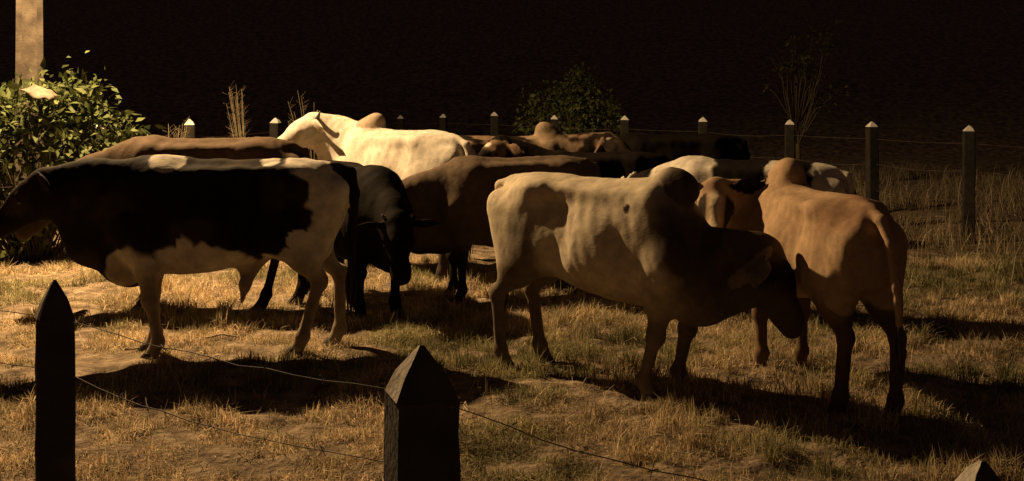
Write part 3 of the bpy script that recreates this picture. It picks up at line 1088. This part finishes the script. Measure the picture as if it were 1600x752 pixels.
# D: brown cow, centre
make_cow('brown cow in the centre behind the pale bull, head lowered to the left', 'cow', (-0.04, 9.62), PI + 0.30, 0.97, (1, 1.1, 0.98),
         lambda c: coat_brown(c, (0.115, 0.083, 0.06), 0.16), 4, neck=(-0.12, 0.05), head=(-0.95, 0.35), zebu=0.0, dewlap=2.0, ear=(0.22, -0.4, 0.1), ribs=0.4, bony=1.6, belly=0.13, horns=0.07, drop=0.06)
# E: black animal facing the viewer
make_cow('small black bull with lowered head just behind the tail of the pied steer', 'bull', (-1.34, 9.28), -1.02, 0.98, (1, 1.15, 0.95),
         lambda c: coat_black(c), 5, neck=(-0.30, -0.10), neck_len=0.5, head=(-1.05, -0.25), dewlap=1.8, ear=(0.20, -0.15, 0.1), horns=0.08, fat=1.12, belly=0.15)
# F: zebu with hanging ears at the back
make_cow('brown and black zebu with a hanging ear standing behind the herd', 'cow', (-0.02, 11.6), 0.10, 1.02, (1, 1, 1),
         coat_tan_black, 6, neck=(0.36, -0.25), head=(-0.40, -0.85), zebu=0.7, dewlap=1.0, ear=(0.27, -1.6, 0.0))
# F2: black cow at the back
make_cow('black cow with small white forehead mark, deep in the dark at the back', 'cow', (1.80, 12.4), PI + 0.12, 1.02, (1, 1, 1),
         lambda c: mix(coat_black(c), WHITE * 0.8, c['part']['head'] * sstep(0.05, 0.03, np.sqrt((c['hu'] - 0.12) ** 2 + c['hs'] ** 2))), 7,
         neck=(0.05, 0.3), head=(-0.7, 0.5), ear=(0.2, 0.0, 0.1))
# K: small black cow with a tan poll
make_cow('black cow with a raised tan and white head behind the brown cow', 'cow', (0.78, 10.72), PI + 0.02, 0.93, (1, 1, 1),
         coat_tan_poll, 12, neck=(0.62, 0.1), head=(-0.40, 0.7), ear=(0.22, -0.35, 0.2), bony=1.4, dewlap=0.8)
# H: pied cow behind the two zebus
make_cow('black and white cow whose patched back shows behind the tan zebu', 'cow', (1.86, 8.85), PI - 0.42, 0.98, (1.0, 1, 1.0),
         coat_pied_back, 8, neck=(-0.05, 0.0), head=(-0.9, 0.1), ear=(0.22, 0.9, 0.1), bony=1.4, neck_len=0.5)
# G: pale bull
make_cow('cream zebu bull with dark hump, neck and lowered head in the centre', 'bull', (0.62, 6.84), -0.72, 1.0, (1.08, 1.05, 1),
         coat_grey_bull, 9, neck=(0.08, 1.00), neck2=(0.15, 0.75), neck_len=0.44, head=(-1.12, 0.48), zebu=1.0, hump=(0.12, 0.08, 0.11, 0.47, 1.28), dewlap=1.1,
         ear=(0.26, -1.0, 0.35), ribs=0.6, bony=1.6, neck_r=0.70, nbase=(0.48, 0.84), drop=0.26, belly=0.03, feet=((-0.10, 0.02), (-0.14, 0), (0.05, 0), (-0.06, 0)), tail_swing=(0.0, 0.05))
# J: tan zebu seen from behind
make_cow('tan zebu bull seen from behind on the right with its tail hanging', 'bull', (1.87, 6.76), PI / 2 + 0.20, 0.94, (1, 1.08, 1),
         coat_tan_zebu, 10, neck=(0.42, 1.80), neck2=(0.42, 1.70), neck_len=0.50, head=(-0.62, 2.75), zebu=1.1, hump=(0.15, 0.085, 0.12, 0.40, 1.36), dewlap=1.0,
         ear=(0.20, 0.55, 0.1), ribs=0.4, bony=1.5, tail_swing=(0.12, -0.02), switch='tan_hair', feet=((0, 0), (0, 0), (0.06, 0.0), (-0.08, 0.0)), fat=1.0, hair_len=0.25, neck_r=0.9)

# ================================================================== grass (uncountable: stuff)
def blades(name, X, Y, H, W, cols, lean=0.5, seed=1, label=None, cat='grass', Z=None, mat='grass', kind='stuff'):
    r = np.random.default_rng(seed)
    n = len(X)
    Z = ground_z(X, Y) - 0.01 if Z is None else Z
    a = r.random(n) * 2 * np.pi
    dx, dy = np.cos(a), np.sin(a)
    b = a + r.normal(0, 0.9, n) + np.pi / 2
    wx, wy = np.cos(b) * W * 0.5, np.sin(b) * W * 0.5
    L = lean * r.random(n) ** 0.8 * 1.3
    c1 = np.stack([X + dx * H * L * 0.30, Y + dy * H * L * 0.30, Z + H * 0.55 * np.sqrt(np.maximum(1 - (L * 0.5) ** 2, 0.2))], 1)
    tip = np.stack([X + dx * H * L, Y + dy * H * L, Z + H * np.sqrt(np.maximum(1 - (L * 0.85) ** 2, 0.08))], 1)
    w = np.stack([wx, wy, 0 * wx], 1)
    p = np.stack([X, Y, Z], 1)
    V = np.stack([p - w, p + w, c1 - w * 0.8, c1 + w * 0.8, tip], 1).reshape(-1, 3)
    i = np.arange(n) * 5
    T = np.concatenate([np.stack([i, i + 1, i + 3], 1), np.stack([i, i + 3, i + 2], 1), np.stack([i + 2, i + 3, i + 4], 1)])
    C = np.repeat(cols, 5, axis=0)
    o = mesh_obj(name, V, T, M[mat], None, smooth=False, colors=C)
    if label:
        tag(o, label, cat)
    if kind:
        o['kind'] = kind
    return o

STRAW = np.array((0.62, 0.485, 0.32))
OLIVE = np.array((0.30, 0.265, 0.15))
DRYB = np.array((0.29, 0.205, 0.135))

def grass_cols(n, r, straw=0.5, olive=0.3):
    u = r.random(n)
    c = np.where((u < straw)[:, None], STRAW, np.where((u < straw + olive)[:, None], OLIVE, DRYB))
    return c * (0.65 + 0.6 * r.random(n))[:, None]

def patchy(X, Y, cols):
    # patches of greener, browner and bleached growth
    a = fbm(np.stack([X * 1.3, Y * 1.3, 0 * X + 31], 1), 3)
    b = fbm(np.stack([X * 6.5, Y * 6.5, 0 * X + 47], 1), 2)
    k = 0.45 + 1.15 * sstep(0.34, 0.66, a) * 0.55 + 0.95 * sstep(0.30, 0.70, b) * 0.55
    g = sstep(0.62, 0.38, a)[:, None]
    return cols * k[:, None] * (1 - g + g * np.array((0.86, 0.97, 0.80)))

r = np.random.default_rng(3)
def field_points(n, x0, x1, y0, y1, thresh, scale, r, sharp=0.12):
    X = x0 + (x1 - x0) * r.random(n)
    Y = y0 + (y1 - y0) * r.random(n)
    k = np.abs(X) < Y * 0.52 + 1.2
    X, Y = X[k], Y[k]
    d = fbm(np.stack([X * scale, Y * scale, 0 * X + 2.2], 1), 3)
    keep = r.random(len(X)) < sstep(thresh - sharp, thresh + sharp, d) + 0.06
    return X[keep], Y[keep], d[keep]

# short trampled turf
X, Y, D = field_points(620000, -5.4, 5.4, 4.6, 12.0, 0.41, 3.4, r, 0.10)
Hh = (0.014 + 0.045 * r.random(len(X)) ** 1.6) * (0.45 + 1.5 * sstep(0.40, 0.66, D))
blades('short_grass', X, Y, Hh, 0.0035 + 0.0025 * r.random(len(X)), patchy(X, Y, grass_cols(len(X), r, 0.50, 0.30)), lean=1.12, seed=4,
       label='short dry trampled grass covering the paddock', cat='grass')
# long dead straws lying over the turf
X, Y, D = field_points(10000, -5.4, 5.4, 4.6, 11.0, 0.50, 1.1, r, 0.2)
blades('straw_litter', X, Y, 0.05 + 0.11 * r.random(len(X)), 0.0035 + 0.003 * r.random(len(X)), grass_cols(len(X), r, 0.85, 0.0) * 1.15, lean=1.25, seed=14,
       label='long dead straws lying loose over the paddock turf', cat='straw')
# tufts: taller, in clumps, more of them to the right and in front of the pale bull
nt_ = 2600
TX = -5.2 + 10.4 * r.random(nt_)
TY = 4.8 + 6.5 * r.random(nt_)
pd = fbm(np.stack([TX * 0.8, TY * 0.8, 0 * TX + 9], 1), 2) + 0.05 * np.clip(TX, -2, 2.5)
k = (pd > 0.43) & (np.abs(TX) < TY * 0.52 + 0.5)
TX, TY = TX[k], TY[k]
m = 60
ang = r.random((len(TX), m)) * 2 * np.pi
rad = 0.07 * np.sqrt(r.random((len(TX), m))) * (0.5 + r.random((len(TX), 1)))
X = (TX[:, None] + np.cos(ang) * rad).ravel()
Y = (TY[:, None] + np.sin(ang) * rad).ravel()
hs = (0.05 + 0.15 * r.random((len(TX), 1)) ** 1.8) * (0.5 + 0.6 * r.random((len(TX), m)))
blades('grass_tufts', X, Y, hs.ravel(), 0.004 + 0.002 * r.random(len(X)), patchy(X, Y, grass_cols(len(X), r, 0.38, 0.45)), lean=0.85, seed=5,
       label='scattered taller tufts of dry grass among the cattle', cat='grass')
# tall dim pasture at the right and behind
n = 60000
X = -9 + 21 * r.random(n)
Y = 9.6 + 14 * r.random(n)
dens = fbm(np.stack([X * 0.7, Y * 0.7, 0 * X + 5], 1), 2)
edge = sstep(3.2, 4.4, X + (Y - 10) * 0.12 + (dens - 0.5) * 2) + sstep(13.0, 15.5, Y + (dens - 0.5) * 3)
k = (r.random(n) < np.clip(edge, 0, 1) * sstep(0.32, 0.5, dens)) & (np.abs(X) < Y * 0.52 + 1)
X, Y = X[k], Y[k]
hh = (0.14 + 0.36 * r.random(len(X))) * (0.5 + 0.8 * fbm(np.stack([X * 1.3, Y * 1.3, 0 * X], 1), 2))
blades('tall_grass', X, Y, hh, 0.006 + 0.004 * r.random(len(X)), grass_cols(len(X), r, 0.25, 0.45) * 0.8, lean=0.85, seed=6,
       label='tall rough grass in the dark at the right and behind the far fence', cat='grass')

# ------------------------------------------------------------------ dry weeds standing against the dark (single plants)
def dry_weed(px, pbot, ptop, d, label, seed, lean=0.15, width=0.18, n=34):
    rr = np.random.default_rng(seed)
    b = pix(px, pbot, d)
    x, y = b.x, b.y
    z0 = gz(x, y)
    H = CAM_H - (ptop - HORIZON) / F * d - z0
    t = thing('dry_weed', label, 'weed', (x, y, z0), 'dry weeds along the left of the far fence')
    parts = []
    tw = []
    rp = random.Random(seed)
    for i in range(n):
        a = rp.uniform(0, 2 * PI)
        sp = rp.uniform(0.1, 1) * width
        L = H * rp.uniform(0.55, 1.0)
        pts = [Vector((math.cos(a) * 0.02, math.sin(a) * 0.02, -0.02)),
               Vector((math.cos(a) * sp * 0.35 - lean * 0.3, math.sin(a) * sp * 0.35, L * 0.5)),
               Vector((math.cos(a) * sp - lean, math.sin(a) * sp, L))]
        parts.append(tube(pts, [0.006, 0.005, 0.002], 4))
        for j in range(9):
            k = rp.uniform(0.35, 1.0)
            p = pts[1].lerp(pts[2], k) if k > 0.5 else pts[0].lerp(pts[1], k * 2)
            q = p + Vector((rp.uniform(-1, 1), rp.uniform(-1, 1), rp.uniform(0.1, 1.2))).normalized() * rp.uniform(0.06, 0.16)
            tw.append(tube([p, q], [0.0025, 0.001], 3))
    v, f = merge(parts)
    mesh_obj('stem', v, f, M['weed'], t)
    v, f = merge(tw)
    o = mesh_obj('twigs', v, f, M['weed'], t)
    o['kind'] = 'stuff'
dry_weed(384, 240, 132, 15.2, 'tall feathery dry weed behind the dark brown cow, between two white-tipped posts', 31, lean=0.14, width=0.13)
dry_weed(490, 240, 140, 15.6, 'leaning dry weed stalks just behind the white zebu head', 32, lean=0.16, width=0.26, n=16)
dry_weed(268, 240, 178, 13.6, 'short dry weed beside the second white-tipped post on the left', 33, lean=-0.1, width=0.2, n=18)

# ------------------------------------------------------------------ shrubs and trees
def leaf_geo(P, Dv, Nn, L, W):
    """diamond leaf with fold, 5 verts 4 tris; arrays"""
    S = np.cross(Dv, Nn)
    S /= np.maximum(np.linalg.norm(S, axis=1), 1e-6)[:, None]
    L, W = L[:, None], W[:, None]
    v0 = P
    v1 = P + Dv * L * 0.45 + S * W * 0.5 + Nn * W * 0.12
    v2 = P + Dv * L * 0.45 - S * W * 0.5 + Nn * W * 0.12
    v3 = P + Dv * L - Nn * L * 0.12
    v4 = P + Dv * L * 0.5
    V = np.stack([v0, v1, v2, v3, v4], 1).reshape(-1, 3)
    i = np.arange(len(P)) * 5
    T = np.concatenate([np.stack([i, i + 1, i + 4], 1), np.stack([i + 1, i + 3, i + 4], 1), np.stack([i, i + 4, i + 2], 1), np.stack([i + 4, i + 3, i + 2], 1)])
    return V, T

def rand_dirs(n, r, upbias=0.2):
    v = r.normal(0, 1, (n, 3))
    v[:, 2] += upbias
    return v / np.linalg.norm(v, axis=1)[:, None]

def shrub(name, label, cat, loc, blobs, n_leaf, leaf_len, colsA, colsB, seed, stem_r=0.02, trunk=None, group=None, crown='crown', single=0):
    """blobs: list of (x, y, z, r) local; leaves gather in small sprays along twigs inside the blobs"""
    r = np.random.default_rng(seed)
    rp = random.Random(seed)
    t = thing(name, label, cat, loc, group)
    stems = []
    vols = np.array([b[3] ** 2 for b in blobs])
    pr = vols / vols.sum()
    ns = max(6, n_leaf // 26)
    sp = []
    for i in range(ns):
        b = blobs[r.choice(len(blobs), p=pr)]
        d = rand_dirs(1, r, 0.25)[0]
        sp.append(np.array(b[:3]) + d * b[3] * (0.55 + 0.5 * r.random()))
    sp = np.array(sp)
    for i in range(min(ns, 90)):
        c = sp[i]
        root = Vector((c[0] * 0.12 + rp.uniform(-0.08, 0.08), c[1] * 0.12 + rp.uniform(-0.08, 0.08), -0.05)) if trunk is None else Vector((c[0] * 0.1, c[1] * 0.1, trunk * rp.uniform(0.6, 1.0)))
        e = Vector(c)
        mid = root.lerp(e, 0.55) + Vector((rp.uniform(-0.1, 0.1), rp.uniform(-0.1, 0.1), 0.12))
        stems.append(tube([root, mid, e], [stem_r * rp.uniform(0.5, 1.0), stem_r * 0.45, stem_r * 0.15], 5))
    if trunk is not None:
        stems.append(tube([(0, 0, -0.1), (0.03, 0, trunk * 0.5), (0, 0.03, trunk)], [stem_r * 3, stem_r * 2.3, stem_r * 1.5], 8))
    v, f = merge(stems)
    mesh_obj('trunk' if trunk is not None else 'stem', v, f, M['bark'], t)
    k = r.integers(0, ns, n_leaf)
    P = sp[k] + r.normal(0, 1, (n_leaf, 3)) * leaf_len * 1.15
    Dv = rand_dirs(n_leaf, r, 0.0)
    Dv[:, 2] -= 0.15
    Dv += (sp[k] - np.mean(sp, axis=0)) * 0.5
    Dv /= np.linalg.norm(Dv, axis=1)[:, None]
    Nn = rand_dirs(n_leaf, r, 1.2)
    L = leaf_len * (0.35 + 1.25 * r.random(n_leaf) ** 1.5)
    V, T = leaf_geo(P, Dv, Nn, L, L * (0.42 + 0.2 * r.random(n_leaf)))
    mixv = r.random(n_leaf)[:, None]
    C = (np.array(colsA) * (1 - mixv) + np.array(colsB) * mixv) * (0.7 + 0.6 * r.random(n_leaf))[:, None]
    o = mesh_obj(crown, V, T, M['leaf'], t, smooth=False, colors=np.repeat(C, 5, axis=0))
    o['kind'] = 'stuff'
    if single:
        # large leaves that stand out singly
        V, T = leaf_geo(np.zeros((1, 3)), np.array([[1.0, 0, 0]]), np.array([[0, 0, 1.0]]), np.array([1.0]), np.array([0.42]))
        me = None
        for i in range(single):
            b = blobs[r.choice(len(blobs), p=pr)]
            d = rand_dirs(1, r, 0.5)[0]
            d[1] = -abs(d[1])
            p = np.array(b[:3]) + d * b[3] * 1.0
            if me is None:
                q = mesh_obj('leaf', V, T, M['leaf'], t, smooth=False, colors=np.tile(np.array(colsB) * 0.75, (5, 1)))
                me = q.data
            else:
                q = link(bpy.data.objects.new('leaf', me), t)
            q.location = p
            s = leaf_len * (1.1 + 0.7 * r.random())
            q.scale = (s, s, s)
            q.rotation_euler = Vector(d + np.array((0, 0, r.uniform(-0.6, 0.6)))).to_track_quat('X', 'Z').to_euler()
    return t

bd = 11.7
def bl(px, py, rpx, dy=0.0):
    p = pix(px, py, bd)
    return (p.x + 5.1, dy, p.z, rpx / F * bd)
bush_blobs = [bl(20, 205, 55), bl(75, 190, 50, -0.1), bl(120, 200, 45), bl(105, 160, 32), bl(-60, 210, 70), bl(185, 215, 34), bl(203, 190, 20), bl(150, 185, 30), bl(130, 150, 22), bl(172, 245, 40), bl(60, 165, 35),
              bl(30, 255, 50, -0.2), bl(110, 250, 50, -0.1), bl(165, 255, 36), bl(-110, 240, 70), bl(20, 350, 45), bl(80, 345, 35), bl(-40, 340, 50)]
shrub('leafy_bush', 'bright green leafy bush at the foot of the concrete pole', 'bush', (-5.1, bd, gz(-5.1, bd)), bush_blobs, 4600, 0.105,
      (0.042, 0.060, 0.019), (0.125, 0.142, 0.052), 71, stem_r=0.014, crown='foliage', single=90)

# crumpled pale sack caught on the bush below the pole
def sack():
    n = 18
    c = pix(62, 152, 11.32)
    V, Fc = [], []
    rr = np.random.default_rng(8)
    for j in range(n):
        for i in range(n):
            u, v = i / (n - 1) - 0.5, j / (n - 1) - 0.5
            V.append((u * 0.30, v * 0.24, 0.0))
    V = np.array(V)
    e = np.maximum(np.abs(V[:, 0]) / 0.18, np.abs(V[:, 1]) / 0.15)
    V[:, 2] = 0.10 * (1 - e ** 2) + 0.09 * (fbm(V * 9, 3) - 0.5) - 0.35 * V[:, 0] + 0.25 * V[:, 1]
    V[:, 0] += 0.05 * (fbm(V * 12 + 4, 2) - 0.5)
    for j in range(n - 1):
        for i in range(n - 1):
            a = j * n + i
            Fc.append((a, a + 1, a + n + 1, a + n))
    o = mesh_obj('plastic_sack', V, np.array(Fc), M['plastic'])
    o.location = c
    sol = o.modifiers.new('thickness', 'SOLIDIFY')
    sol.thickness = 0.006
    tag(o, 'pale crumpled sack caught on top of the bush below the concrete pole', 'sack')
sack()

def at_g(px, d):
    x = (px - 800) / F * d
    return (x, d, gz(x, d))
shrub('dark_shrub', 'dim round shrub behind the far fence, right of centre', 'shrub', at_g(893, 20.6),
      [(-0.45, 0, 1.45, 0.42), (0.1, 0, 1.62, 0.40), (0.55, 0.1, 1.35, 0.38), (0, -0.2, 1.1, 0.65), (-0.5, 0.1, 0.9, 0.5), (0.5, -0.1, 0.9, 0.5), (0.2, 0, 1.85, 0.3)], 6500, 0.085,
      (0.06, 0.085, 0.03), (0.14, 0.15, 0.06), 72, stem_r=0.02, crown='foliage')
shrub('bare_tree', 'faint thin tree in the dark behind the far fence on the right', 'tree', at_g(1245, 19.5),
      [(-0.1, 0, 2.0, 0.5), (0.35, 0.1, 2.5, 0.45), (-0.35, 0, 2.6, 0.4), (0.5, 0, 1.7, 0.35)], 700, 0.07,
      (0.03, 0.03, 0.015), (0.06, 0.05, 0.025), 73, stem_r=0.018, trunk=1.3)

# ------------------------------------------------------------------ sticks lying about
def stick(pa, pb, r0, label, seed, lift=0.02):
    rr = random.Random(seed)
    a = Vector(((pa[0] - 800) / F * depth_of_ground(pa[1]), depth_of_ground(pa[1]), 0))
    b = Vector(((pb[0] - 800) / F * depth_of_ground(pb[1]), depth_of_ground(pb[1]), 0))
    pts = []
    for i in range(7):
        p = a.lerp(b, i / 6)
        p.z = gz(p.x, p.y) + r0 + lift
        p.x += rr.uniform(-0.008, 0.008)
        p.y += rr.uniform(-0.012, 0.012)
        pts.append(p - a)
    v, f = tube(pts, [r0 * (1 - 0.07 * i) for i in range(7)], 7)
    o = mesh_obj('stick', v, f, M['stick'])
    o.location = a
    tag(o, label, 'stick', 'dry sticks on the paddock ground')
stick((322, 531), (372, 528), 0.010, 'pale straight stick under the belly of the black and white steer', 1)
stick((192, 553), (226, 546), 0.009, 'short pale stick just in front of the front hooves of the black and white steer', 2)
stick((565, 470), (620, 468), 0.008, 'thin pale stick on the ground beneath the small black bull', 3)
stick((1318, 690), (1345, 652), 0.006, 'thin dry stalk lying behind the hind hooves of the tan zebu bull', 4)
